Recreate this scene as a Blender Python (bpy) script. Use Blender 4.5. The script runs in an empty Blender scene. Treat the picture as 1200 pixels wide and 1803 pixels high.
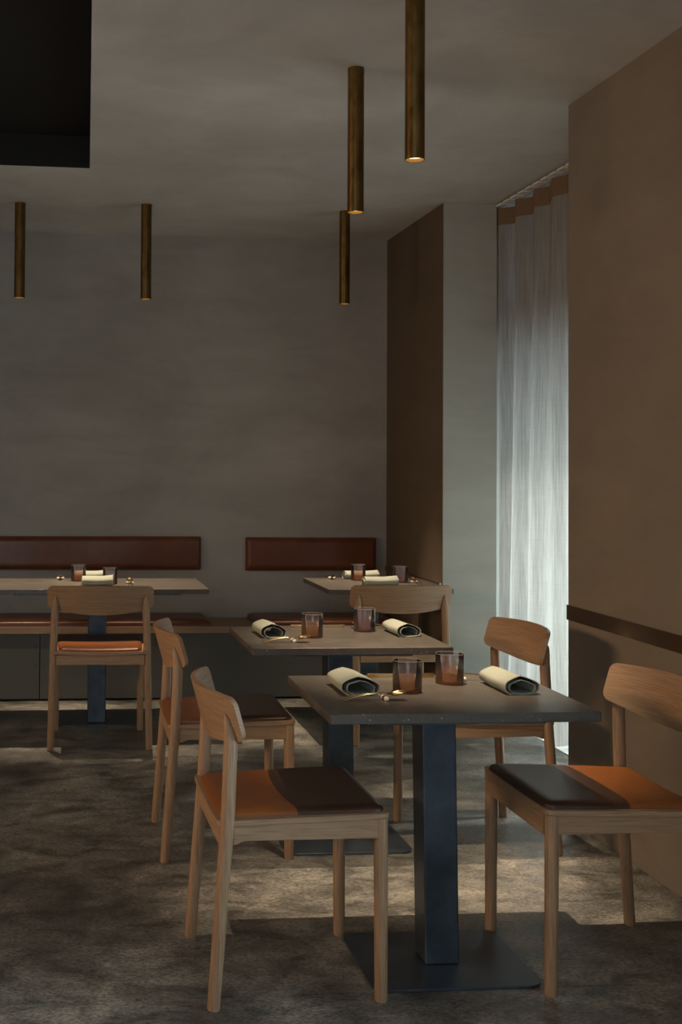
import bpy, bmesh, math, random
from math import pi, sin, cos, sqrt, radians
from mathutils import Vector, Matrix, Euler
random.seed(4)
SC = bpy.context.scene
COL = SC.collection

# ------------------------------------------------------------------ camera
cam_d = bpy.data.cameras.new('camera'); cam = bpy.data.objects.new('camera', cam_d); COL.objects.link(cam)
FPX, CX, CY = 2118.5, 281.67, 777.37
cam_d.sensor_fit = 'HORIZONTAL'; cam_d.sensor_width = 36.0
cam_d.lens = FPX / 1200 * 36.0
cam_d.shift_x = (600 - CX) / 1200; cam_d.shift_y = (CY - 901.5) / 1200
cam_d.clip_start = .05; cam_d.clip_end = 100
RT = Vector((0.99626446, -0.08605754, 0.0071574)); UP = Vector((-0.008904, -0.01992904, 0.99976175)); FW = Vector((0.0858944, 0.99609083, 0.02062085))
cam.matrix_world = Matrix(((RT.x, UP.x, -FW.x, 0), (RT.y, UP.y, -FW.y, 0), (RT.z, UP.z, -FW.z, 1.3625), (0, 0, 0, 1)))
SC.camera = cam

# ------------------------------------------------------------------ world, light, exposure
w = bpy.data.worlds.new('world'); SC.world = w; w.use_nodes = True
w.node_tree.nodes['Background'].inputs[0].default_value = (.62, .78, 1, 1)
w.node_tree.nodes['Background'].inputs[1].default_value = 1.0
SC.view_settings.view_transform = 'Standard'; SC.view_settings.look = 'None'
SC.view_settings.exposure = 0.74; SC.view_settings.gamma = 1; SC.view_settings.use_curve_mapping = False

def area(name, loc, aim, sx, sy, power, col, spread=180):
    l = bpy.data.lights.new(name, 'AREA'); l.shape = 'RECTANGLE'; l.size = sx; l.size_y = sy
    l.energy = power; l.color = col; l.spread = radians(spread)
    o = bpy.data.objects.new(name, l); COL.objects.link(o); o.location = loc
    o.rotation_euler = (Vector(aim) - Vector(loc)).to_track_quat('-Z', 'Y').to_euler()
    return o
COOL = (.66, .84, 1.0); DAY = (.86, .96, .98); WARM = (1.0, .62, .30)
area('daylight_curtained_window', (3.35, 5.35, .70), (2.3, 5.35, .75), 1.9, 1.3, 36, DAY, 150)
sun_l = bpy.data.lights.new('sun', 'SUN'); sun_l.energy = 1.4; sun_l.angle = radians(4); sun_l.color = (1.0, .97, .93)
sun = bpy.data.objects.new('sun', sun_l); COL.objects.link(sun); sun.rotation_euler = Vector((-1, -.12, -.75)).to_track_quat('-Z', 'Y').to_euler()
area('daylight_rear_window', (2.45, .9, 1.25), (1.4, 1.1, 1.05), 2.6, 2.0, 56, COOL, 150)
area('fill_behind_camera', (-1.6, -3.0, 1.5), (-.4, 5, 1.5), 3.2, 2.2, 24, (.92, .96, 1.0), 150)  # unseen neutral fill added to lift the back wall and ceiling
area('warm_bar_light', (-4.4, 3.2, 1.95), (2, 3.9, .7), 2.4, .5, 13, (1.0, .62, .34), 80)
SPOT_W = 132.0
PZ = 2.275

# ------------------------------------------------------------------ materials
def mat(name):
    m = bpy.data.materials.new(name); m.use_nodes = True
    nt = m.node_tree; b = nt.nodes['Principled BSDF']
    return m, nt, b
def nn(nt, t, **k):
    n = nt.nodes.new(t)
    for a, v in k.items():
        if a.startswith('_'): setattr(n, a[1:], v)
        else: n.inputs[a.replace('__', ' ')].default_value = v
    return n
def coords(nt, scale=(1, 1, 1), kind='Object', rot=(0, 0, 0)):
    tc = nn(nt, 'ShaderNodeTexCoord'); mp = nn(nt, 'ShaderNodeMapping'); mp.inputs['Scale'].default_value = scale
    mp.inputs['Rotation'].default_value = rot
    nt.links.new(tc.outputs[kind], mp.inputs[0]); return mp.outputs[0]
def noise(nt, vec, scale, detail=4, rough=.5, dist=0):
    n = nn(nt, 'ShaderNodeTexNoise', Scale=scale, Detail=detail, Roughness=rough, Distortion=dist); nt.links.new(vec, n.inputs['Vector']); return n.outputs['Fac']
def ramp(nt, fac, stops):
    r = nn(nt, 'ShaderNodeValToRGB'); e = r.color_ramp.elements
    while len(e) < len(stops): e.new(.5)
    for i, (p, c) in enumerate(stops): e[i].position = p; e[i].color = (*c, 1) if len(c) == 3 else c
    nt.links.new(fac, r.inputs[0]); return r.outputs[0]
def mixc(nt, fac, a, b, mode='MIX'):
    m = nn(nt, 'ShaderNodeMix', _data_type='RGBA', _blend_type=mode)
    if isinstance(fac, (int, float)): m.inputs[0].default_value = fac
    else: nt.links.new(fac, m.inputs[0])
    for i, v in ((6, a), (7, b)):
        if isinstance(v, tuple): m.inputs[i].default_value = (*v, 1)
        else: nt.links.new(v, m.inputs[i])
    return m.outputs[2]
def bump(nt, b, h, strength, dist=.002):
    n = nn(nt, 'ShaderNodeBump', Strength=strength, Distance=dist); nt.links.new(h, n.inputs['Height']); nt.links.new(n.outputs[0], b.inputs['Normal'])

def plaster(name, c, var=.16, rough=.85):
    m, nt, b = mat(name); v = coords(nt)
    a = noise(nt, v, 1.1, 6, .62, .6); v2 = coords(nt, (1, 1, 4)); s = noise(nt, v2, 1.6, 5, .6, .8)
    lo = tuple(x * (1 - var) for x in c); hi = tuple(min(1, x * (1 + var)) for x in c)
    ca = ramp(nt, a, [(.3, lo), (.7, hi)]); cb = ramp(nt, s, [(.35, (.86, .85, .84)), (.65, (1.0, 1.0, 1.0))])
    col = mixc(nt, .8, ca, cb, 'MULTIPLY'); nt.links.new(col, b.inputs['Base Color'])
    b.inputs['Roughness'].default_value = rough
    bump(nt, b, noise(nt, v, 14, 6, .6), .25, .004); return m
M = {}
M['plaster'] = plaster('plaster_warm_grey', (.42, .392, .352))
M['plaster_right'] = plaster('plaster_brown_grey', (.222, .188, .148), .10)
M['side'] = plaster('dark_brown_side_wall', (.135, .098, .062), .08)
M['ceiling'] = plaster('ceiling_plaster', (.75, .74, .71), .14)
M['column'] = plaster('column_paint', (.47, .475, .43), .04)
M['dark_void'], nt, b = mat('black_recess'); b.inputs['Base Color'].default_value = (.007, .0078, .009, 1); b.inputs['Roughness'].default_value = .8
M['bench_panel'] = plaster('bench_front_paint', (.095, .096, .086), .06, .6)

m, nt, b = mat('polished_dark_concrete'); M['floor'] = m
v = coords(nt); big = noise(nt, v, 1.5, 8, .62, .7); mid = noise(nt, coords(nt, (1, 1.5, 1)), 5.5, 10, .74, .5); fine = noise(nt, coords(nt, (1, 1.6, 1)), 70, 8, .82, .3)
c1 = ramp(nt, big, [(.36, (.090, .086, .077)), (.52, (.180, .172, .153)), (.66, (.29, .27, .235))])
c2 = ramp(nt, mid, [(.37, (.42, .41, .39)), (.50, (1, 1, 1)), (.62, (1.55, 1.5, 1.42))])
c3 = ramp(nt, fine, [(.40, (.40, .40, .40)), (.50, (1.0, 1.0, 1.0)), (.60, (1.45, 1.45, 1.42))])
col = mixc(nt, 1, mixc(nt, 1, c1, c2, 'MULTIPLY'), c3, 'MULTIPLY'); nt.links.new(col, b.inputs['Base Color'])
r = ramp(nt, mid, [(.3, (.30, .30, .30)), (.7, (.58, .58, .58))]); nt.links.new(r, b.inputs['Roughness'])
b.inputs['Specular IOR Level'].default_value = .5
bump(nt, b, fine, .25, .001)

def wood(axis, tint=(1, 1, 1)):
    m, nt, b = mat('oak_grain_' + axis)
    sc = {'x': (6, 150, 150), 'y': (150, 6, 150), 'z': (150, 150, 6), 'curved_y': (0, 5, 150)}[axis]
    v = coords(nt, sc); g = noise(nt, v, 1.6, 6, .65, .35)
    sc2 = {'x': (1.4, 16, 16), 'y': (16, 1.4, 16), 'z': (16, 16, 1.4), 'curved_y': (0, 1.2, 18)}[axis]
    g2 = noise(nt, coords(nt, sc2), 1.3, 4, .6, 1.2)
    a = ramp(nt, g, [(.32, (.262, .156, .086)), (.5, (.365, .228, .130)), (.70, (.43, .28, .17))])
    c = ramp(nt, g2, [(.35, (.88, .85, .82)), (.65, (1.03, 1.02, 1.0))])
    col = mixc(nt, .8, a, c, 'MULTIPLY'); nt.links.new(col, b.inputs['Base Color'])
    b.inputs['Roughness'].default_value = .5; bump(nt, b, g, .25, .0008); return m
for ax in ('x', 'y', 'z', 'curved_y'): M['wood_' + ax] = wood(ax)

def leather(name, c, rough=.38):
    m, nt, b = mat(name); v = coords(nt); a = noise(nt, v, 7, 5, .6); f = noise(nt, v, 260, 3, .6)
    nt.links.new(ramp(nt, a, [(.3, tuple(x * .78 for x in c)), (.7, tuple(x * 1.15 for x in c))]), b.inputs['Base Color'])
    b.inputs['Roughness'].default_value = rough; bump(nt, b, f, .2, .0006); return m
M['cognac'] = leather('cognac_leather', (.25, .076, .014)); M['umber'] = leather('dark_brown_leather', (.052, .023, .012), .36)
M['bench_leather'] = leather('brick_brown_leather', (.165, .047, .015), .34)

m, nt, b = mat('speckled_dark_stone'); M['stone'] = m
v = coords(nt); a = noise(nt, v, 9, 6, .6); fine = noise(nt, v, 220, 3, .6)
base = ramp(nt, a, [(.3, (.072, .061, .051)), (.7, (.112, .095, .078))])
base = mixc(nt, .6, base, ramp(nt, fine, [(.35, (.6, .6, .6)), (.65, (1.2, 1.2, 1.2))]), 'MULTIPLY')
vo = nn(nt, 'ShaderNodeTexVoronoi', Scale=70.0, Randomness=1.0); nt.links.new(v, vo.inputs['Vector'])
keep = noise(nt, v, 30, 1, .5)
k1 = ramp(nt, vo.outputs['Distance'], [(.0, (1, 1, 1)), (.10, (1, 1, 1)), (.16, (0, 0, 0))]); k2 = ramp(nt, keep, [(.47, (0, 0, 0)), (.53, (1, 1, 1))])
kk = mixc(nt, 1, k1, k2, 'MULTIPLY'); sep = nn(nt, 'ShaderNodeSeparateColor'); nt.links.new(kk, sep.inputs[0])
nt.links.new(mixc(nt, sep.outputs[0], base, (.40, .34, .27)), b.inputs['Base Color']); b.inputs['Roughness'].default_value = .36
bump(nt, b, fine, .15, .0005)

m, nt, b = mat('blackened_steel'); M['steel'] = m
v = coords(nt); a = noise(nt, v, 5, 7, .65, .5)
nt.links.new(ramp(nt, a, [(.35, (.058, .076, .096)), (.65, (.110, .142, .175))]), b.inputs['Base Color'])
b.inputs['Metallic'].default_value = .7; nt.links.new(ramp(nt, a, [(.3, (.30, .30, .30)), (.7, (.46, .46, .46))]), b.inputs['Roughness'])

m, nt, b = mat('aged_brass'); M['brass'] = m
v = coords(nt, (1, 1, .35)); a = noise(nt, v, 28, 7, .7, .4)
nt.links.new(ramp(nt, a, [(.3, (.10, .058, .016)), (.7, (.24, .148, .048))]), b.inputs['Base Color'])
b.inputs['Metallic'].default_value = .9; nt.links.new(ramp(nt, a, [(.3, (.30, .30, .30)), (.7, (.46, .46, .46))]), b.inputs['Roughness'])
m, nt, b = mat('satin_brass_strip'); M['strip'] = m
b.inputs['Base Color'].default_value = (.44, .34, .25, 1); b.inputs['Metallic'].default_value = 1; b.inputs['Roughness'].default_value = .22
m, nt, b = mat('brushed_gold_cutlery'); M['gold'] = m
b.inputs['Base Color'].default_value = (.72, .50, .25, 1); b.inputs['Metallic'].default_value = 1; b.inputs['Roughness'].default_value = .2
m, nt, b = mat('ivory_ceramic'); M['ceramic'] = m
b.inputs['Base Color'].default_value = (.72, .66, .55, 1); b.inputs['Roughness'].default_value = .25
m, nt, b = mat('lamp_interior'); M['lamp'] = m
b.inputs['Base Color'].default_value = (1, .8, .5, 1); b.inputs['Emission Color'].default_value = (1, .72, .36, 1); b.inputs['Emission Strength'].default_value = 2.2
m, nt, b = mat('dark_screw'); M['dark'] = m; b.inputs['Base Color'].default_value = (.02, .02, .02, 1); b.inputs['Roughness'].default_value = .6

m, nt, b = mat('sage_linen'); M['linen'] = m
v = coords(nt); wv = noise(nt, coords(nt, (1, 40, 1)), 18, 4, .6); f = noise(nt, v, 420, 3, .7)
nt.links.new(mixc(nt, .35, (.31, .325, .265), ramp(nt, wv, [(.3, (.27, .285, .23)), (.7, (.40, .405, .325))])), b.inputs['Base Color'])
b.inputs['Roughness'].default_value = .9; bump(nt, b, f, .35, .0008)

m, nt, b = mat('sheer_linen_curtain'); M['curtain'] = m
def curtain_mat(m, nt, b, ctr, thr):
    v = coords(nt); wz = noise(nt, coords(nt, (1, 230, 5)), 1, 3, .6, .2); wx = noise(nt, coords(nt, (1, 5, 160)), 1, 4, .7)
    c = ramp(nt, wz, [(.28, (.38, .365, .335)), (.72, (.57, .555, .52))]); c = mixc(nt, .5, c, ramp(nt, wx, [(.3, (.86, .86, .86)), (.7, (1, 1, 1))]), 'MULTIPLY')
    d = nn(nt, 'ShaderNodeBsdfDiffuse'); t = nn(nt, 'ShaderNodeBsdfTranslucent'); tr = nn(nt, 'ShaderNodeBsdfTransparent')
    nt.links.new(c, d.inputs[0]); nt.links.new(mixc(nt, 1, c, ctr, 'MULTIPLY'), t.inputs[0])
    a = nn(nt, 'ShaderNodeMixShader'); a.inputs[0].default_value = .5; nt.links.new(d.outputs[0], a.inputs[1]); nt.links.new(t.outputs[0], a.inputs[2])
    z = nn(nt, 'ShaderNodeMixShader'); z.inputs[0].default_value = thr; nt.links.new(a.outputs[0], z.inputs[1]); nt.links.new(tr.outputs[0], z.inputs[2])
    nt.links.new(z.outputs[0], nt.nodes['Material Output'].inputs[0])
curtain_mat(m, nt, b, (1, 1, 1), .02)
m, nt, b = mat('curtain_heading_tape'); M['tape'] = m
b.inputs['Base Color'].default_value = (.19, .125, .075, 1); b.inputs['Roughness'].default_value = .9
m, nt, b = mat('white_rail'); M['white'] = m; b.inputs['Base Color'].default_value = (.8, .8, .78, 1); b.inputs['Roughness'].default_value = .4
m, nt, b = mat('window_frame_grey'); M['frame'] = m; b.inputs['Base Color'].default_value = (.06, .06, .065, 1); b.inputs['Roughness'].default_value = .45
m, nt, b = mat('pale_pavement'); M['pave'] = m; b.inputs['Base Color'].default_value = (.75, .75, .72, 1)
m, nt, b = mat('street_render'); M['street'] = m; b.inputs['Base Color'].default_value = (.4, .4, .38, 1)

def clear_glass(name, c):
    m, nt, b = mat(name); t = nn(nt, 'ShaderNodeBsdfTransparent'); t.inputs[0].default_value = (*c, 1)
    g = nn(nt, 'ShaderNodeBsdfGlossy', Roughness=.02); f = nn(nt, 'ShaderNodeFresnel', IOR=1.45)
    a = nn(nt, 'ShaderNodeMixShader'); nt.links.new(f.outputs[0], a.inputs[0]); nt.links.new(t.outputs[0], a.inputs[1]); nt.links.new(g.outputs[0], a.inputs[2])
    nt.links.new(a.outputs[0], nt.nodes['Material Output'].inputs[0]); return m
M['pane'] = clear_glass('window_pane_glass', (.93, .96, .95)); M['pane_upper'] = clear_glass('light_cutting_upper_glass', (.30, .29, .27))  # upper pane darkened on purpose to dim daylight on the curtain's top
def smoky(name, hi, mid, lo, glow_haze):
    m, nt, b = mat(name)
    tc = nn(nt, 'ShaderNodeTexCoord'); s = nn(nt, 'ShaderNodeSeparateXYZ'); nt.links.new(tc.outputs['Object'], s.inputs[0])
    mr = nn(nt, 'ShaderNodeMapRange'); mr.inputs[1].default_value = 0; mr.inputs[2].default_value = .087; nt.links.new(s.outputs[2], mr.inputs[0])
    c = ramp(nt, mr.outputs[0], [(.05, lo), (.45, mid), (.8, hi)])
    t = nn(nt, 'ShaderNodeBsdfTransparent'); nt.links.new(c, t.inputs[0])
    d = nn(nt, 'ShaderNodeBsdfTranslucent'); d.inputs[0].default_value = (*glow_haze, 1); df = nn(nt, 'ShaderNodeBsdfDiffuse'); df.inputs[0].default_value = (*glow_haze, 1)
    hz = ramp(nt, mr.outputs[0], [(.35, glow_haze), (.75, (.50, .46, .50))]); nt.links.new(hz, d.inputs[0]); nt.links.new(hz, df.inputs[0])  # amber and grey tint paints in the lit glow and curtain reflections
    dd = nn(nt, 'ShaderNodeMixShader'); dd.inputs[0].default_value = .5; nt.links.new(d.outputs[0], dd.inputs[1]); nt.links.new(df.outputs[0], dd.inputs[2])
    k = ramp(nt, mr.outputs[0], [(.05, (.20, .20, .20)), (.4, (.22, .22, .22)), (.75, (.08, .08, .08))])
    x = nn(nt, 'ShaderNodeMixShader'); nt.links.new(k, x.inputs[0]); nt.links.new(t.outputs[0], x.inputs[1]); nt.links.new(dd.outputs[0], x.inputs[2])
    g = nn(nt, 'ShaderNodeBsdfGlossy', Roughness=.06); lw = nn(nt, 'ShaderNodeFresnel', IOR=1.5)
    y = nn(nt, 'ShaderNodeMixShader'); nt.links.new(lw.outputs[0], y.inputs[0]); nt.links.new(x.outputs[0], y.inputs[1]); nt.links.new(g.outputs[0], y.inputs[2])
    nt.links.new(y.outputs[0], nt.nodes['Material Output'].inputs[0]); return m
M['amber'] = smoky('smoky_amber_glass', (.975, .955, .965), (.92, .83, .77), (.70, .50, .38), (.66, .38, .22))
M['plum'] = smoky('smoky_plum_glass', (.96, .92, .945), (.92, .85, .87), (.78, .64, .64), (.50, .35, .35))

# ------------------------------------------------------------------ mesh helpers
def setp(o, label=None, cat=None, group=None, kind=None):
    if label: o['label'] = label
    if cat: o['category'] = cat
    if group: o['group'] = group
    if kind: o['kind'] = kind
    return o
def thing(name, label, cat, loc=(0, 0, 0), rz=0, group=None):
    o = bpy.data.objects.new(name, None); COL.objects.link(o); o.location = loc; o.rotation_euler = (0, 0, rz); o.empty_display_size = .05
    return setp(o, label, cat, group)
def link(name, bm, m, parent=None, smooth=True, bevel=0, segs=2):
    me = bpy.data.meshes.new(name); bmesh.ops.recalc_face_normals(bm, faces=bm.faces); bm.to_mesh(me); bm.free()
    if m: me.materials.append(m)
    for p in me.polygons: p.use_smooth = smooth
    if smooth: me.set_sharp_from_angle(angle=radians(42))
    o = bpy.data.objects.new(name, me); COL.objects.link(o)
    if parent: o.parent = parent
    if bevel:
        b = o.modifiers.new('bevel', 'BEVEL'); b.width = bevel; b.segments = segs; b.limit_method = 'ANGLE'; b.angle_limit = radians(35); b.harden_normals = True
    return o
def box(bm, x0, x1, y0, y1, z0, z1):
    vs = [bm.verts.new((x, y, z)) for z in (z0, z1) for y in (y0, y1) for x in (x0, x1)]
    for f in ((0, 2, 3, 1), (4, 5, 7, 6), (0, 1, 5, 4), (2, 6, 7, 3), (0, 4, 6, 2), (1, 3, 7, 5)): bm.faces.new([vs[i] for i in f])
    return vs
def B(*a):
    bm = bmesh.new(); box(bm, *a); return bm
def sweep(bm, pts, radii, n=14, cap=True, flat=None):
    rings = []; P = [Vector(p) for p in pts]
    for i, p in enumerate(P):
        t = (P[min(i + 1, len(P) - 1)] - P[max(i - 1, 0)]).normalized()
        a = Vector((0, 1, 0)) if abs(t.y) < .9 else Vector((1, 0, 0))
        u = t.cross(a).normalized(); v = t.cross(u).normalized()
        r = radii[i]; ru, rv = (r if isinstance(r, tuple) else (r, r))
        rings.append([bm.verts.new(p + u * ru * cos(2 * pi * k / n) + v * rv * sin(2 * pi * k / n)) for k in range(n)])
    for a, b in zip(rings, rings[1:]):
        for k in range(n): bm.faces.new((a[k], a[(k + 1) % n], b[(k + 1) % n], b[k]))
    if cap: bm.faces.new(rings[0]); bm.faces.new(rings[-1][::-1])
def lathe(bm, prof, n=40, closed=False):
    rings = [[bm.verts.new((r * cos(2 * pi * k / n), r * sin(2 * pi * k / n), z)) for k in range(n)] if r > 1e-6 else [bm.verts.new((0, 0, z))] for r, z in prof]
    prs = list(zip(rings, rings[1:])) + ([(rings[-1], rings[0])] if closed else [])
    for a, b in prs:
        for k in range(n):
            k2 = (k + 1) % n
            if len(a) == 1 and len(b) > 1: bm.faces.new((a[0], b[k2], b[k]))
            elif len(b) == 1 and len(a) > 1: bm.faces.new((a[k], a[k2], b[0]))
            elif len(a) > 1: bm.faces.new((a[k], a[k2], b[k2], b[k]))
def rrect(x0, x1, y0, y1, r, n=6):
    pts = []
    for cx_, cy_, a0 in ((x1 - r, y1 - r, 0), (x0 + r, y1 - r, pi / 2), (x0 + r, y0 + r, pi), (x1 - r, y0 + r, 3 * pi / 2)):
        for k in range(n + 1):
            a = a0 + pi / 2 * k / n; pts.append((cx_ + r * cos(a), cy_ + r * sin(a)))
    return pts
def prism(bm, pts, z0, z1, zf=None):
    a = [bm.verts.new((x, y, z0 + (zf(x, y) if zf else 0))) for x, y in pts]; b = [bm.verts.new((x, y, z1 + (zf(x, y) if zf else 0))) for x, y in pts]
    bm.faces.new(a[::-1]); bm.faces.new(b); n = len(pts)
    for i in range(n): bm.faces.new((a[i], a[(i + 1) % n], b[(i + 1) % n], b[i]))
def copy_tree(root, loc, rz, label=None, group=None):
    r = root.copy(); COL.objects.link(r); r.location = loc; r.rotation_euler = (0, 0, rz)
    if label: r['label'] = label
    if group: r['group'] = group
    for ch in list(root.children):
        c = ch.copy(); COL.objects.link(c); c.parent = r
        for g in list(ch.children):
            d = g.copy(); COL.objects.link(d); d.parent = c
    return r
def struct(name, bm, m, parent=None, smooth=False, bevel=0):
    o = link(name, bm, m, parent, smooth, bevel)
    if not parent: o['kind'] = 'structure'
    return o

# ------------------------------------------------------------------ the room
XC, YB, YP, XW, XR, YR, HC = 2.066, 7.406, 6.311, 2.366, 1.996, 4.556, 2.794
YJ = 3.094
XL, YK = -5.0, -3.2
bm = bmesh.new()
box(bm, XL, 2.7, YJ + .002, YB + .2, -.12, 0); box(bm, XL, 2.7, YK, YJ - .002, -.12, 0)
struct('floor', bm, M['floor'])
# ceiling with the black recess cut out: recess corner points
R0 = (.149, 5.774); R1 = (.097, 3.674); RLX = -2.6; RY0 = 2.2
R2 = (R0[0] + (R1[0] - R0[0]) * (R0[1] - RY0) / (R0[1] - R1[1]), RY0); RL = (RLX, 5.70)
bm = bmesh.new(); T = HC + .5
outer = [(XL, YK), (3.0, YK), (3.0, YB + .2), (XL, YB + .2)]
hole = [(RLX, RY0), R2, R0, RL]
def quad(bm, *p): bm.faces.new([bm.verts.new(q) for q in p])
for i in range(4):
    j = (i + 1) % 4; quad(bm, (*outer[i], HC), (*outer[j], HC), (*hole[j], HC), (*hole[i], HC)); quad(bm, (*outer[i], T), (*outer[j], T), (*hole[j], T), (*hole[i], T))
    quad(bm, (*outer[i], HC), (*outer[j], HC), (*outer[j], T), (*outer[i], T)); quad(bm, (*hole[i], HC), (*hole[j], HC), (*hole[j], T), (*hole[i], T))
quad(bm, *[(*p, T) for p in hole])
bmesh.ops.remove_doubles(bm, verts=bm.verts, dist=1e-5)
ceil_o = struct('ceiling', bm, M['ceiling'])
bm = bmesh.new(); e = .0006
hi = [(RLX + e, RY0 + e), (R2[0] - e, RY0 + e), (R0[0] - e, R0[1] - e), (RLX + e, R0[1] - .09)]
for i in range(4):
    j = (i + 1) % 4; quad(bm, (*hi[i], HC + .001), (*hi[j], HC + .001), (*hi[j], HC + .155), (*hi[i], HC + .155))
quad(bm, *[(*p, HC + .155) for p in hi]); bmesh.ops.remove_doubles(bm, verts=bm.verts, dist=1e-5)
struct('recess_lining', bm, M['dark_void'], ceil_o)
struct('wall_back', B(XL, XC + .3, YB, YB + .15, 0, HC), M['plaster'])
struct('wall_left', B(XL - .15, XL, YK, YB + .15, 0, HC), M['plaster'])
struct('wall_rear', B(XL, 2.7, YK - .15, YK, 0, HC), M['plaster'])
struct('column_corner', B(XC + .003, XW, YP, YB, 0, HC), M['column'], None, False, .002)
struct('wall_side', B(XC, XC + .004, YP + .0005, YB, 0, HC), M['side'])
# right wall: a pier that ends at the curtained window, then a second window behind the camera
WY0, WY1 = -.5, 2.3
bm = bmesh.new(); box(bm, XR, XR + .62, WY1, YR, 0, HC)
struct('wall_right', bm, M['plaster_right'], None, False, .002)
bm = bmesh.new(); box(bm, XR, XR + .3, YK, WY0, 0, HC); box(bm, XR, XR + .3, WY0, WY1, 0, .2); box(bm, XR, XR + .3, WY0, WY1, 2.35, HC)
struct('wall_right_rear', bm, M['plaster_right'])
# curtained window: frame, transom, panes
bm = bmesh.new(); GX = 2.62
o = struct('window_1', B(GX + .045, GX + .055, YR + .04, YP + 1.1, .04, 2.02), M['pane'])
def bar(nm, *a, par=None): return link(nm, B(*a), M['frame'], par, False, .003)
link('pane', B(GX + .045, GX + .055, YR + .04, YP + 1.1, 2.09, 2.62), M['pane_upper'], o, False)
bar('transom', GX, GX + .1, YR, YP + 1.2, 2.02, 2.09, par=o); bar('head', GX, GX + .1, YR, YP + 1.2, 2.60, HC, par=o); bar('bottom_rail', GX, GX + .1, YR, YP + 1.2, .0, .04, par=o)
link('added_bright_sill', B(2.44, GX, YR, YP + 1.2, 0, .004), M['white'], o, False)  # white strip added to catch daylight and brighten the gap under the hem
for y in (YR, 5.66, YP + .02): bar('mullion', GX, GX + .1, y, y + .05, .02, HC, par=o)
struct('window_2', B(XR + .2, XR + .21, WY0, WY1, .2, 2.35), M['pane'])
# outside: sunlit pavement, an unseen canopy added to shade the top of the window
o = struct('outside_pavement', B(2.72, 9, -3, 9, -.12, -.01), M['pave'])
o = struct('added_shade_canopy', B(2.74, 3.9, 3.5, 9, 2.46, 2.6), M['street'])

# floor-level detail of the right wall: brass strip let in proud of the plaster
o = thing('wall_strip', 'reflective brown brass strip running along the right wall at chair back height', 'trim', (XR, YR, 0))
link('strip', B(-.006, .001, -2.2, .003, .776, .834), M['strip'], o, False, .001)
o = thing('side_strip', 'thin brass strip on the dark side wall at the height of the corner tabletop', 'trim', (XC, YP, 0))
link('strip', B(-.012, .0, .008, 1.09, .722, .747), M['strip'], o, False, .001)

# ------------------------------------------------------------------ curtain
CY0, CY1 = 4.72, 6.62
def cx_at(y, z):
    s = (y - CY0) / .235; k = .9 + .25 * sin(3.1 * y + .4)
    f = sin(2 * pi * s + .8 * sin(1.9 * y)) + .35 * sin(4 * pi * s + 1.3 + z * .15)
    a = .020 + .012 * (1 - z / HC)
    x = 2.405 + 1.35 * a * k * f + .010 * sin(5 * y + z * 1.1)
    return max(x, 2.374) if y > 6.29 else x
def curtain_mesh(z0f, z1f, off, nz, y0=CY0, y1=CY1, ny=320):
    bm = bmesh.new(); rows = []
    for i in range(nz + 1):
        row = []
        for j in range(ny + 1):
            y = y0 + (y1 - y0) * j / ny; a, b_ = z0f(y), z1f(y); z = a + (b_ - a) * i / nz
            row.append(bm.verts.new((cx_at(y, z) + off, y, z)))
        rows.append(row)
    for a, b_ in zip(rows, rows[1:]):
        for j in range(ny): bm.faces.new((a[j], a[j + 1], b_[j + 1], b_[j]))
    return bm
ct = thing('curtain', 'floor-length sheer grey linen curtain hanging in folds beside the column', 'curtain', (0, 0, 0))
link('fabric', curtain_mesh(lambda y: .026 + .006 * sin(11 * y) + .075 * math.exp(-((y - 5.43) / .13) ** 2), lambda y: HC - .0245, 0, 60), M['curtain'], ct)  # hem lifted at one spot so a bright blob of daylight shows
link('heading_tape', curtain_mesh(lambda y: HC - .115, lambda y: HC - .0240, -.0025, 4), M['tape'], ct)
rl = thing('curtain_rail', 'white curtain rail fixed to the ceiling above the sheer curtain', 'rail', (2.40, 0, HC))
link('rail', B(-.006, .012, CY0, YP - .01, -.012, -.0005), M['white'], rl, False)
k = 0
yy = CY0 + .05
while yy < YP - .06:
    link('glider', B(-.052, -.004, yy - .036, yy + .036, -.022, -.012), M['white'], rl, False, .002); yy += .098

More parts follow.
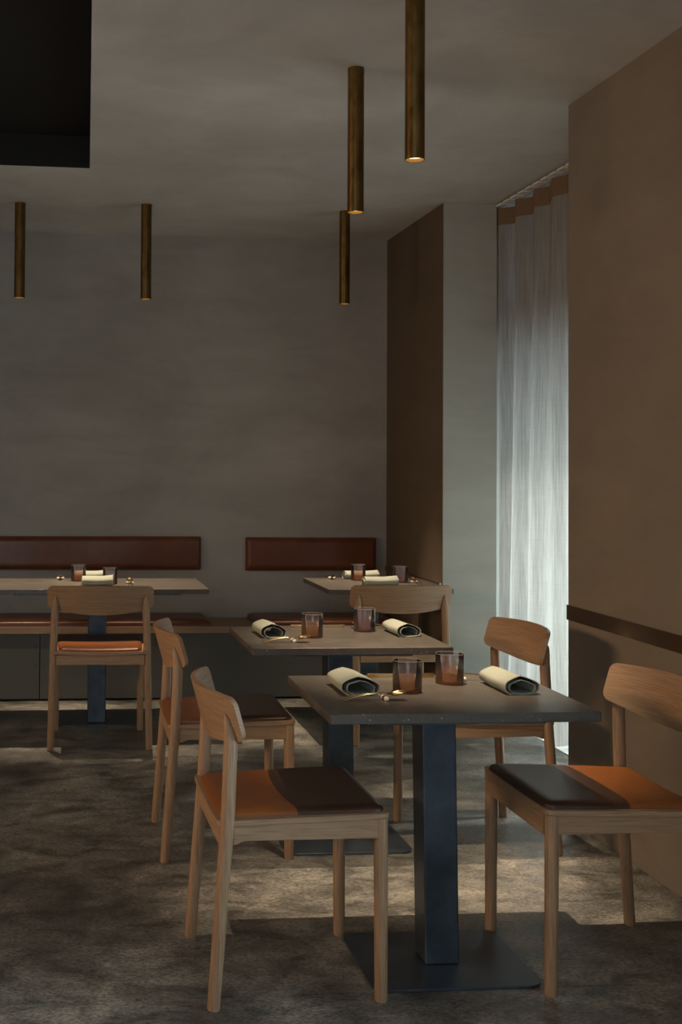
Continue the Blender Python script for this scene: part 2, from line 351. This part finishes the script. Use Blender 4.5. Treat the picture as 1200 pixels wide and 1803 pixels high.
# ------------------------------------------------------------------ wall bench
YE = 7.022
bn = thing('wall_bench', 'long oak bench with a grey panelled front built along the back wall', 'bench', (0, YE, 0))
link('seat_plank', B(-2.6, XC - .002, -.02, YB - YE - .002, .389, .430), M['wood_x'], bn, False, .003)
for a, b_ in ((-2.6, -.086), (-.082, XC - .002)):
    link('front_panel', B(a, b_, 0, .02, .012, .387), M['bench_panel'], bn, False, .0015)
link('plinth', B(-2.6, XC - .002, .05, .08, 0, .3), M['dark'], bn, False)  # near-black colour stands in for the toe-kick shadow
for x in (-.110, -.058):
    for z in (.31, .20):
        bm = bmesh.new(); bmesh.ops.create_cone(bm, cap_ends=True, segments=10, radius1=.004, radius2=.004, depth=.003, matrix=Matrix.Translation((x, -.001, z)) @ Matrix.Rotation(pi / 2, 4, 'X'))
        link('screw', bm, M['dark'], bn)
def cushion(name, label, cat, x0, x1, y0, y1, z0, z1, group, rnd=.012, wall=False):
    o = thing(name, label, cat, ((x0 + x1) / 2, y0 if not wall else y1, z0), 0, group)
    W, D_, H = (x1 - x0) / 2, (y1 - y0), z1 - z0; bm = bmesh.new()
    # padded slab: grid over the broad face, depth falls off at the edges
    if wall:
        nx, nz = 60, 14
        def P(i, j):
            u = -1 + 2 * i / nx; v_ = -1 + 2 * j / nz; x = W * (u * (1.5 - .5 * u * u)); z = H / 2 * (v_ * (1.5 - .5 * v_ * v_))
            dx = W - abs(x); dz = H / 2 - abs(z); q = min(1, min(dx, dz) / .028); q = sqrt(max(0, 1 - (1 - q) ** 2))
            return (x, -(D_ - .004) * (.30 + .70 * q) - .004 * q * cos(x * 9) - .002, z + H / 2)
    else:
        nx, nz = 60, 14
        def P(i, j):
            u = -1 + 2 * i / nx; v_ = -1 + 2 * j / nz; x = W * (u * (1.5 - .5 * u * u)); y = D_ / 2 * (v_ * (1.5 - .5 * v_ * v_))
            dx = W - abs(x); dy = D_ / 2 - abs(y); q = min(1, min(dx, dy) / .05); q = sqrt(max(0, 1 - (1 - q) ** 2))
            return (x, y + D_ / 2, H * (.28 + .72 * q))
    g = [[bm.verts.new(P(i, j)) for j in range(nz + 1)] for i in range(nx + 1)]
    for i in range(nx):
        for j in range(nz): bm.faces.new((g[i][j], g[i + 1][j], g[i + 1][j + 1], g[i][j + 1]))
    rim = [g[i][0] for i in range(nx + 1)] + [g[nx][j] for j in range(1, nz + 1)] + [g[i][nz] for i in range(nx - 1, -1, -1)] + [g[0][j] for j in range(nz - 1, 0, -1)]
    base = [bm.verts.new((v.co.x, 0, v.co.z) if wall else (v.co.x, v.co.y, 0)) for v in rim]; n = len(rim)
    for i in range(n): bm.faces.new((rim[i], rim[(i + 1) % n], base[(i + 1) % n], base[i]))
    bm.faces.new(base)
    link('pad', bm, M['bench_leather'], o)
    bm = bmesh.new()   # piped seam round the edge
    if wall: pts = [(x, -(D_) * .42, z) for x, z in rrect(-W + .001, W - .001, .001, H - .001, .014, 4)]
    else: pts = [(x, y, H * .30) for x, y in rrect(-W + .001, W - .001, .001, D_ - .001, .014, 4)]
    pts.append(pts[0]); sweep(bm, pts, [.0028] * len(pts), 6, False); link('piping', bm, M['bench_leather'], o)
    return o
G1 = 'leather seat cushions on the wall bench'; G2 = 'leather back cushions on the back wall'
cushion('seat_cushion', 'long brown leather seat cushion on the left part of the wall bench', 'cushion', -1.3, .912, 7.012, 7.395, .4305, .468, G1)
cushion('seat_cushion', 'brown leather seat cushion on the bench behind the corner table', 'cushion', 1.185, 2.03, 7.012, 7.395, .4305, .466, G1)
cushion('back_cushion', 'long brown leather back cushion on the wall, running off the left edge', 'cushion', -1.3, .893, 7.355, YB - .001, .728, .930, G2, wall=True)
cushion('back_cushion', 'shorter brown leather back cushion on the wall near the dark corner', 'cushion', 1.174, 1.992, 7.355, YB - .001, .722, .925, G2, wall=True)

# ------------------------------------------------------------------ chairs (local: x forward, y left, origin between the rear feet)
WR, WF, DD = .4735, .4355, .4353
def back_outer(y, z): return -.029 + 1.02 * y * y + (.782 - z) * .28
def make_chair(loc, rz, label, group):
    t = thing('dining_chair', label, 'chair', loc, rz, group)
    for s in (-1, 1):
        bm = bmesh.new(); hw = WR / 2
        pts = [(0, hw * s, 0), (.0005, (hw - .0003) * s, .004), (.036, .2265 * s, .484), (.0425, .2205 * s, .655), (.0415, .2195 * s, .680), (.037, .2185 * s, .704), (.032, .2175 * s, .724), (.029, .217 * s, .735)]
        sweep(bm, pts, [.0145, .0165, .0182, .0182, .0165, .0125, .007, .0015], 20)
        link('leg', bm, M['wood_z'], t)
    for s in (-1, 1):
        bm = bmesh.new(); sweep(bm, [(DD, WF / 2 * s, 0), (DD, WF / 2 * s, .004), (DD - .001, WF / 2 * s, .25), (DD - .002, WF / 2 * s, .4665)], [.0145, .0165, .0175, .0185], 20)
        link('leg', bm, M['wood_z'], t)
    # side rails with the coved thickening at the rear joint
    for s in (-1, 1):
        bm = bmesh.new(); prof = [(.050, .408), (.058, .408)] + [(.058 + .028 * (k / 6), .408 + .009 * sin(pi / 2 * k / 6)) for k in range(1, 7)] + [(DD - .012, .417), (DD - .012, .466), (.050, .460)]
        y0, y1 = (.2285 * s, .2105 * s)
        def yo(x, y): return y + s * .004 * (x - .05) / .38
        a = [bm.verts.new((x, yo(x, y0), z)) for x, z in prof]; b_ = [bm.verts.new((x, yo(x, y1), z)) for x, z in prof]
        bm.faces.new(a); bm.faces.new(b_[::-1]); n = len(prof)
        for i in range(n): bm.faces.new((a[i], b_[i], b_[(i + 1) % n], a[(i + 1) % n]))
        rl_ = link('side_rail', bm, M['wood_x'], t, False, .0012)
        bm = bmesh.new()      # fine finger joint beside the rear leg
        for k in range(13): box(bm, .0515, .0555, .2284 * s - .0008, .2284 * s + .0010, .4115 + k * .0036, .4132 + k * .0036)
        link('finger_joint', bm, M['wood_y'], rl_, False)
    link('front_rail', B(DD - .003, DD + .0165, -WF / 2 + .016, WF / 2 - .016, .410, .4665), M['wood_y'], t, False, .001)
    rr = link('rear_rail', B(.015, .034, -.212, .212, .404, .452), M['wood_y'], t, False, .0015)
    # seat board
    def dish(x, y): return -.011 * (1 - x / .44) - .006 * max(0, 1 - (y / .22) ** 2) * (.4 + .6 * (1 - x / .44))
    bm = bmesh.new(); nx, ny = 24, 24; top = []; bot = []
    def shape(i, j, x0, x1, hw, rc, nx, ny, ease=1):
        u = -1 + 2 * i / nx; v_ = -1 + 2 * j / ny
        if ease: u = u * (1.5 - .5 * u * u); v_ = v_ * (1.5 - .5 * v_ * v_)
        x = (x0 + x1) / 2 + (x1 - x0) / 2 * u; d = max(0, abs(x - (x0 + x1) / 2) - ((x1 - x0) / 2 - rc))
        h = hw - (rc - sqrt(max(0, rc * rc - d * d))); return x, h * v_
    def slab(x0, x1, hw, rc, zb, zt):
        bm = bmesh.new(); g = []
        for i in range(nx + 1):
            row = []
            for j in range(ny + 1):
                x, y = shape(i, j, x0, x1, hw, rc, nx, ny); row.append((x, y))
            g.append(row)
        tv = [[bm.verts.new((x, y, zt + dish(x, y))) for x, y in r] for r in g]; bv = [[bm.verts.new((x, y, zb + dish(x, y))) for x, y in r] for r in g]
        for i in range(nx):
            for j in range(ny):
                bm.faces.new((tv[i][j], tv[i + 1][j], tv[i + 1][j + 1], tv[i][j + 1])); bm.faces.new((bv[i][j], bv[i][j + 1], bv[i + 1][j + 1], bv[i + 1][j]))
        idx = [(i, 0) for i in range(nx)] + [(nx, j) for j in range(ny)] + [(i, ny) for i in range(nx, 0, -1)] + [(0, j) for j in range(ny, 0, -1)]
        n = len(idx)
        for k in range(n):
            a, b_ = idx[k], idx[(k + 1) % n]; bm.faces.new((tv[a[0]][a[1]], bv[a[0]][a[1]], bv[b_[0]][b_[1]], tv[b_[0]][b_[1]]))
        return bm
    link('seat_board', slab(.008, .4545, .2365, .022, .4675, .4805), M['wood_x'], t, True, .003)
    # pad in two leathers, split by a bowed seam
    X0, X1, HW, RC, TH = .020, .4475, .2185, .03, .0145
    def split(y): return .219 - .016 * (1 - (y / HW) ** 2)
    def pad(front):
        bm = bmesh.new(); n1, n2 = 20, 30; g = []
        for i in range(n1 + 1):
            row = []
            for j in range(n2 + 1):
                v_ = -1 + 2 * j / n2; v_ = v_ * (1.5 - .5 * v_ * v_); u = i / n1
                u = (1 - (1 - u) ** 2) if front else u * u
                xs = split(v_ * HW); x = xs + (X1 - xs) * u if front else X0 + (xs - X0) * u
                c = (X0 + X1) / 2; d = max(0, abs(x - c) - ((X1 - X0) / 2 - RC)); h = HW - .020 * max(0, 1 - (x - X0) / .30) - (RC - sqrt(max(0, RC * RC - d * d)))
                if h < .01: h = .01
                y = h * v_; de = min(x - X0, X1 - x, h - abs(y)); q = min(1, max(0, de) / .034); q = sqrt(max(0, 1 - (1 - q) ** 2))
                ds = abs(x - xs); gr = 1 - .07 * max(0, 1 - ds / .003)
                row.append((x, y, .4802 + .003 + TH * q * gr))
            g.append(row)
        tv = [[bm.verts.new((x, y, z + dish(x, y))) for x, y, z in r] for r in g]
        for i in range(n1):
            for j in range(n2): bm.faces.new((tv[i][j], tv[i + 1][j], tv[i + 1][j + 1], tv[i][j + 1]))
        idx = [(i, 0) for i in range(n1)] + [(n1, j) for j in range(n2)] + [(i, n2) for i in range(n1, 0, -1)] + [(0, j) for j in range(n2, 0, -1)]
        bv = [bm.verts.new((tv[a][b_].co.x, tv[a][b_].co.y, .4795 + dish(tv[a][b_].co.x, tv[a][b_].co.y))) for a, b_ in idx]; n = len(idx)
        for k in range(n):
            a, b_ = idx[k], idx[(k + 1) % n]; bm.faces.new((tv[a[0]][a[1]], bv[k], bv[(k + 1) % n], tv[b_[0]][b_[1]]))
        return bm
    setp(link('seat_pad', pad(False), M['cognac'], t), 'rear half of the seat pad in cognac leather')
    setp(link('seat_pad', pad(True), M['umber'], t), 'front half of the seat pad in dark brown leather')
    # curved backrest
    bm = bmesh.new(); N, K, HWB, TB, rc = 56, 8, .258, .0135, .022; F = []; Rr = []
    for i in range(N + 1):
        u = -1 + 2 * i / N; y = HWB * (u * (1.5 - .5 * u * u)) * .9995
        e_ = max(0, abs(y) - (HWB - rc)); cut = rc - sqrt(max(0, rc * rc - e_ * e_))
        zt = .784 - .006 * (y / HWB) ** 2 - cut; zb = .643 + .030 * (y / HWB) ** 2 + cut
        f_, r_ = [], []
        nrm = Vector((1, -2.04 * y, .28)).normalized()
        for k in range(K + 1):
            z = zb + (zt - zb) * k / K; x = back_outer(y, z); p = Vector((x, y, z)); r_.append(bm.verts.new(p)); f_.append(bm.verts.new(p + nrm * TB))
        F.append(f_); Rr.append(r_)
    for i in range(N):
        for k in range(K):
            bm.faces.new((F[i][k], F[i + 1][k], F[i + 1][k + 1], F[i][k + 1])); bm.faces.new((Rr[i][k], Rr[i][k + 1], Rr[i + 1][k + 1], Rr[i + 1][k]))
        bm.faces.new((F[i][0], Rr[i][0], Rr[i + 1][0], F[i + 1][0])); bm.faces.new((F[i][K], F[i + 1][K], Rr[i + 1][K], Rr[i][K]))
    for k in range(K):
        bm.faces.new((F[0][k], F[0][k + 1], Rr[0][k + 1], Rr[0][k])); bm.faces.new((F[N][k], Rr[N][k], Rr[N][k + 1], F[N][k + 1]))
    link('backrest', bm, M['wood_curved_y'], t, True, .004, 3)
    return t
GC = 'oak dining chairs with two-tone leather seats'
ch1 = make_chair((.4014, 3.2576, 0), .0125, 'oak chair with tan and dark brown seat at the left of the front table', GC)
copy_tree(ch1, (1.7234, 3.2617, 0), pi - .0005, 'oak chair with orange and dark seat, cut by the right edge of the picture')
copy_tree(ch1, (.3871, 4.3866, 0), -.0148, 'oak chair at the left of the middle table, behind the front left chair')
copy_tree(ch1, (1.768, 4.3749, 0), pi + .039, 'oak chair at the right of the middle table, in front of the curtain')
copy_tree(ch1, (.221, 5.8007, 0), pi / 2 - .012, 'oak chair seen from behind at the long table by the left edge')
copy_tree(ch1, (1.712, 5.815, 0), pi / 2, 'pale oak chair seen from behind at the corner table beside the column')

# ------------------------------------------------------------------ tables
HT = .7386
def make_table(label, x0, x1, y0, y1, pcx, pcy, lean, group, thick=.0255, pdy=0):
    cx_, cy_ = (x0 + x1) / 2, (y0 + y1) / 2
    t = thing('pedestal_table', label, 'table', (pcx, pcy, 0), 0, group); ax, bx, ay, by = x0 - pcx, x1 - pcx, y0 - pcy, y1 - pcy
    bm = bmesh.new(); prism(bm, rrect(ax, bx, ay, by, .006, 3), HT - thick, HT); link('tabletop', bm, M['stone'], t, True, .0022)
    bm = bmesh.new(); prism(bm, rrect(ax + .14, bx - .14, ay + .012, by - .06, .01, 3), HT - thick - .0055, HT - thick + .0002); link('mounting_plate', bm, M['steel'], t, False, .001)
    bm = bmesh.new(); h = .0475; z0, z1 = .008, HT - thick - .0055
    vs = box(bm, -h, h, -h - .002 + pdy, h + .002 + pdy, z0, z1)
    for v in vs:
        if v.co.z > .3: v.co.x += lean
    link('pedestal', bm, M['steel'], t, True, .005, 3)
    bm = bmesh.new(); prism(bm, rrect(-.2276, .2276, -.1963, .190, .040, 8), 0, .008); link('base_plate', bm, M['steel'], t, True, .0012)
    return t
GT = 'pedestal tables with dark stone tops'
make_table('front pedestal table with bluish black column and speckled dark stone top', .6948, 1.4051, 3.0012, 3.570, 1.0625, 3.2825, -.012, GT)
make_table('middle pedestal table with dark stone top, second from the camera', .6793, 1.388, 4.1095, 4.6737, 1.048, 4.385, -.008, GT)
make_table('corner pedestal table with dark stone top, touching the dark side wall', 1.3948, 2.053, 6.075, 6.714, 1.69, 6.48, 0, GT, pdy=-.05)
make_table('long pedestal table with dark stone top, cut by the left edge of the picture', -.345, .7837, 6.097, 6.702, .225, 6.52, 0, GT, pdy=-.09)

# ------------------------------------------------------------------ pendants
def pendant(label, x, y, first=None):
    if first:
        r = copy_tree(first, (x, y, HC), 0, label)
        if y > 6:
            for c in r.children:
                if c.type == 'LIGHT': c.rotation_euler = (radians(-5), 0, 0)
        return r
    t = thing('pendant_lamp', label, 'lamp', (x, y, HC), 0, 'brass tube ceiling lamps'); L = HC - PZ
    bm = bmesh.new(); R_ = .029; lathe(bm, [(R_, -.0005), (R_, -L), (R_ - .0016, -L), (R_ - .0016, -.0005)], 40, True); link('tube', bm, M['brass'], t, True, .0004, 1)
    bm = bmesh.new(); lathe(bm, [(0, -L + .011), (R_ - .002, -L + .011), (R_ - .002, -L + .016), (0, -L + .016)], 24); link('light_source', bm, M['lamp'], t)
    bm = bmesh.new(); bmesh.ops.create_cone(bm, cap_ends=True, segments=10, radius1=.0022, radius2=.0022, depth=.003, matrix=Matrix.Translation((R_ * .8, -R_ * .62, -.02)) @ Matrix.Rotation(pi / 2, 4, 'X')); link('set_screw', bm, M['dark'], t)
    l = bpy.data.lights.new('lamp_beam', 'SPOT'); l.energy = SPOT_W; l.color = (1, .79, .56); l.spot_size = radians(45); l.spot_blend = 1.0; l.shadow_soft_size = .007
    o = bpy.data.objects.new('lamp_beam', l); COL.objects.link(o); o.parent = t; o.location = (0, 0, -L + .008); o.rotation_euler = (radians(5), radians(-4), 0)
    return t
p0 = pendant('brass tube ceiling lamp nearest the camera, its top cut off by the frame', 1.05, 3.47)
for x, y, lb in ((1.058, 4.21, 'brass tube ceiling lamp over the middle table, second nearest the camera'), (1.593, 6.58, 'brass tube ceiling lamp over the corner table beside the dark wall'),
                 (.480, 6.54, 'brass tube ceiling lamp over the long table, right one of its pair'), (-.207, 6.58, 'brass tube ceiling lamp farthest left, close to the left edge')):
    pendant(lb, x, y, p0)

# ------------------------------------------------------------------ table settings
def glass(x, y, m, label, r=.0405, h=.086):
    t = thing('tumbler', label, 'glass', (x, y, HT), 0, 'smoky glass tumblers'); bm = bmesh.new()
    lathe(bm, [(0, .0), (r - .006, .0), (r - .002, .0015), (r, .006), (r, h), (r - .0009, h + .0006), (r - .0018, h), (r - .002, .010), (r - .005, .0065), (0, .006)], 48)
    link('bowl', bm, m, t)
    bm = bmesh.new(); R2_ = r - .0009; pts = [(R2_ * cos(2 * pi * k / 48), R2_ * sin(2 * pi * k / 48), h + .0002) for k in range(49)]; sweep(bm, pts, [.0006] * 49, 6, False); link('rim', bm, M['pane2'], t)
    return t
m, nt, b = mat('glass_rim'); M['pane2'] = m; b.inputs['Base Color'].default_value = (.5, .45, .42, 1); b.inputs['Roughness'].default_value = .1; b.inputs['Alpha'].default_value = .55
glass(.984, 3.308, M['amber'], 'brown smoky tumbler beside the spoon on the front table, left of two')
glass(1.144, 3.424, M['amber'], 'amber smoky tumbler on the front table, right of two')
glass(.943, 4.372, M['amber'], 'amber smoky tumbler at the left of the middle table', .0395)
glass(1.180, 4.530, M['plum'], 'plum grey tumbler at the right of the middle table', .041)
glass(1.676, 6.575, M['amber'], 'amber tumbler on the corner table in front of a napkin', .0405)
glass(1.879, 6.45, M['plum'], 'reddish grey tumbler at the right of the corner table', .0405)
glass(.126, 6.552, M['amber'], 'amber tumbler at the left of the long table', .0405)
glass(.290, 6.375, M['plum'], 'clear grey tumbler behind the napkin on the long table', .0385)

def napkin(cx_, cy_, rz, L, W, H, label, seed=0, kind='roll'):
    t = thing('folded_napkin', label, 'napkin', (cx_, cy_, HT), rz, 'rolled sage linen napkins'); rnd = random.Random(seed); ph = rnd.random() * 6
    prof = []   # spiral cross-section in local x (across), z (up); local y is the length
    turns = 1.72; n = 110
    for k in range(n + 1):
        a = -pi * .75 - 2 * pi * turns * k / n; s = 1 - .40 * (k / n)
        if s < .3: s = .3
        ca, sa = cos(a), sin(a); e1 = 2 / 2.7
        x = W / 2 * s * math.copysign(abs(ca) ** e1, ca); z = H / 2 * s * math.copysign(abs(sa) ** e1, sa)
        z += .22 * H * s * max(0, sa) * max(-.3, 1 - 1.4 * abs(x / (W / 2) + .15)) - .05 * H * max(0, sa)
        z += .0014 * sin(5 * a + ph) * (k / n); z -= H * .12 * (k / n)
        prof.append((x, z + H / 2 + .0012))
    bm = bmesh.new(); rows = []; m_ = 14
    for j in range(m_ + 1):
        v_ = j / m_; y = -L / 2 + L * v_; row = []
        for k, (x, z) in enumerate(prof):
            q = 1 - .05 * sin(pi * v_) - .09 * v_; yy_ = y + .004 * sin(6 * k / n + ph) * (1 if j in (0, m_) else 0) + (.006 * (k / n) if j == 0 else 0)
            row.append(bm.verts.new((x * (1 - .03 * v_) + .002 * sin(3 * v_ + k * .02), yy_, max(.0012, z * q + .0008 * sin(7 * v_ + k * .11)))))
        rows.append(row)
    for a, b_ in zip(rows, rows[1:]):
        for k in range(n): bm.faces.new((a[k], a[k + 1], b_[k + 1], b_[k]))
    o = link('cloth', bm, M['linen'], t); s = o.modifiers.new('thickness', 'SOLIDIFY'); s.thickness = .0017; s.offset = 1
    # loose tail of cloth under the roll
    bm = bmesh.new(); g = []
    for j in range(9):
        v_ = j / 8; g.append([bm.verts.new((-W * .36 + W * .84 * u / 10, -L / 2 + .002 + L * .96 * v_, .0024 + .0012 * sin(u * 1.1 + ph) * (u / 10))) for u in range(11)])
    for a, b_ in zip(g, g[1:]):
        for k in range(10): bm.faces.new((a[k], a[k + 1], b_[k + 1], b_[k]))
    o = link('hem', bm, M['linen'], t); s = o.modifiers.new('thickness', 'SOLIDIFY'); s.thickness = .0016
    return t
napkin(.838, 3.335, 0, .185, .112, .046, 'rolled sage napkin at the left of the front table', 1)
napkin(1.288, 3.335, .02, .20, .105, .045, 'rolled cream napkin at the right of the front table', 2)
napkin(.795, 4.435, .03, .18, .098, .046, 'rolled sage napkin at the left of the middle table', 3)
napkin(1.303, 4.455, .03, .19, .094, .043, 'rolled cream napkin at the right of the middle table', 4)
napkin(1.712, 6.27, pi / 2, .178, .10, .047, 'rolled grey green napkin nearest the chair on the corner table', 5)
napkin(1.712, 6.664, pi / 2 + .0, .19, .086, .043, 'rolled cream napkin nearest the bench on the corner table', 6)
napkin(.221, 6.29, pi / 2, .162, .10, .050, 'rolled grey green napkin nearest the chair on the long table', 7)
napkin(.195, 6.65, pi / 2, .165, .08, .045, 'rolled cream napkin nearest the bench on the long table', 8)

def spoon_parts(t):
    bm = bmesh.new(); pts = []; rad = []
    for k in range(15):
        u = k / 14; pts.append((.122 * u, 0, .0022 + .0165 * sin(pi * .60 * u))); rad.append((.0013, .0030 - .0013 * u))
    sweep(bm, pts, rad, 8); link('handle', bm, M['gold'], t)
    bm = bmesh.new(); g = []; n, m_ = 10, 14; zt = pts[-1][2]
    for i in range(n + 1):
        u = i / n; row = []
        for k in range(m_):
            a = 2 * pi * k / m_; r = sin(u * pi / 2); x = .146 + .028 * r * cos(a); y = .0185 * r * sin(a) * (1 + .12 * cos(a)); z = zt + .001 + .0065 * (r * r - 1) + .004 * (x - .143) / .02
            row.append(bm.verts.new((x, y, z)))
        g.append(row)
    for a, b_ in zip(g, g[1:]):
        for k in range(m_): bm.faces.new((a[k], a[(k + 1) % m_], b_[(k + 1) % m_], b_[k]))
    bmesh.ops.remove_doubles(bm, verts=bm.verts, dist=1e-5)
    o = link('bowl', bm, M['gold'], t); s = o.modifiers.new('thickness', 'SOLIDIFY'); s.thickness = .0011
def fork_parts(t):
    bm = bmesh.new(); pts = []; rad = []
    for k in range(15):
        u = k / 14; pts.append((.118 * u, 0, .0022 + .0165 * sin(pi * .60 * u))); rad.append((.0013, .0028 - .0012 * u))
    sweep(bm, pts, rad, 8); link('handle', bm, M['gold'], t)
    bm = bmesh.new(); prism(bm, [(.116, -.0016), (.128, -.009), (.137, -.0095), (.137, .0095), (.128, .009), (.116, .0016)], .0172, .0184); link('fork_head', bm, M['gold'], t, False, .0004)
    for s in (-1.5, -.5, .5, 1.5):
        bm = bmesh.new(); sweep(bm, [(.136, s * .0052, .0178), (.150, s * .0050, .0172), (.166, s * .0046, .019)], [.0010, .0010, .0006], 6); link('tine', bm, M['gold'], t)
def rest_parts(t):
    bm = bmesh.new(); pts = [(0, -.022 + .044 * k / 10, .0066 - .0016 * sin(pi * k / 10)) for k in range(11)]
    sweep(bm, pts, [.003, .0058, .0066, .0064, .0058, .0054, .0058, .0064, .0066, .0058, .003], 12); link('bar', bm, M['ceramic'], t)
    bm = bmesh.new(); sweep(bm, [(0, -.006, .0052), (0, .006, .0052)], [.0062, .0062], 14); setp(link('band', bm, M['gold'], t), 'gold band round the middle of the ceramic rest')
SP = FK = RS = None
def setting(x, y, rz, where):
    """x,y: point where the rest sits; handles run back from it along -local x"""
    global SP, FK, RS
    c, s = cos(rz), sin(rz)
    def at(dx, dy): return (x + c * dx - s * dy, y + s * dx + c * dy, HT)
    lab = ['gold spoon resting on a ceramic rest, ' + where, 'gold fork lying beside the spoon, ' + where, 'small ivory ceramic cutlery rest with gold band, ' + where]
    if SP is None:
        SP = thing('spoon', lab[0], 'spoon', at(-.112, -.008), rz + .05, 'gold spoons'); spoon_parts(SP)
        FK = thing('fork', lab[1], 'fork', at(-.112, .012), rz - .07, 'gold forks'); fork_parts(FK)
        RS = thing('cutlery_rest', lab[2], 'cutlery rest', at(0, 0), rz + .1, 'ceramic cutlery rests'); rest_parts(RS)
    else:
        copy_tree(SP, at(-.112, -.008), rz + .05, lab[0]); copy_tree(FK, at(-.112, .012), rz - .07, lab[1]); copy_tree(RS, at(0, 0), rz + .1, lab[2])
setting(.886, 3.185, 0, 'front table left')
setting(1.198, 3.470, pi, 'front table right')
setting(.848, 4.245, 0, 'middle table left')
setting(1.205, 4.60, pi, 'middle table right')
setting(1.545, 6.655, -pi / 2, 'corner table left')
setting(1.945, 6.42, pi / 2, 'corner table right')
setting(.03, 6.64, -pi / 2, 'long table left')
setting(.395, 6.38, pi / 2, 'long table right')
for x0, x1, y, lb in ((.927, 1.13, 3.528, 'slim brass bar lying on the far edge of the front table'), (.913, 1.126, 4.632, 'slim brass bar lying on the far edge of the middle table')):
    o = thing('brass_bar', lb, 'brass bar', ((x0 + x1) / 2, y, HT), 0, 'brass bars on the tables'); d = (x1 - x0) / 2
    link('bar', B(-d, d, -.0065, .0065, 0, .0115), M['brass2'] if 'brass2' in M else M['gold'], o, False, .0012)
    link('end_stud', B(-d + .012, -d + .017, -.0025, .0025, .0113, .0125), M['gold'], o, False)
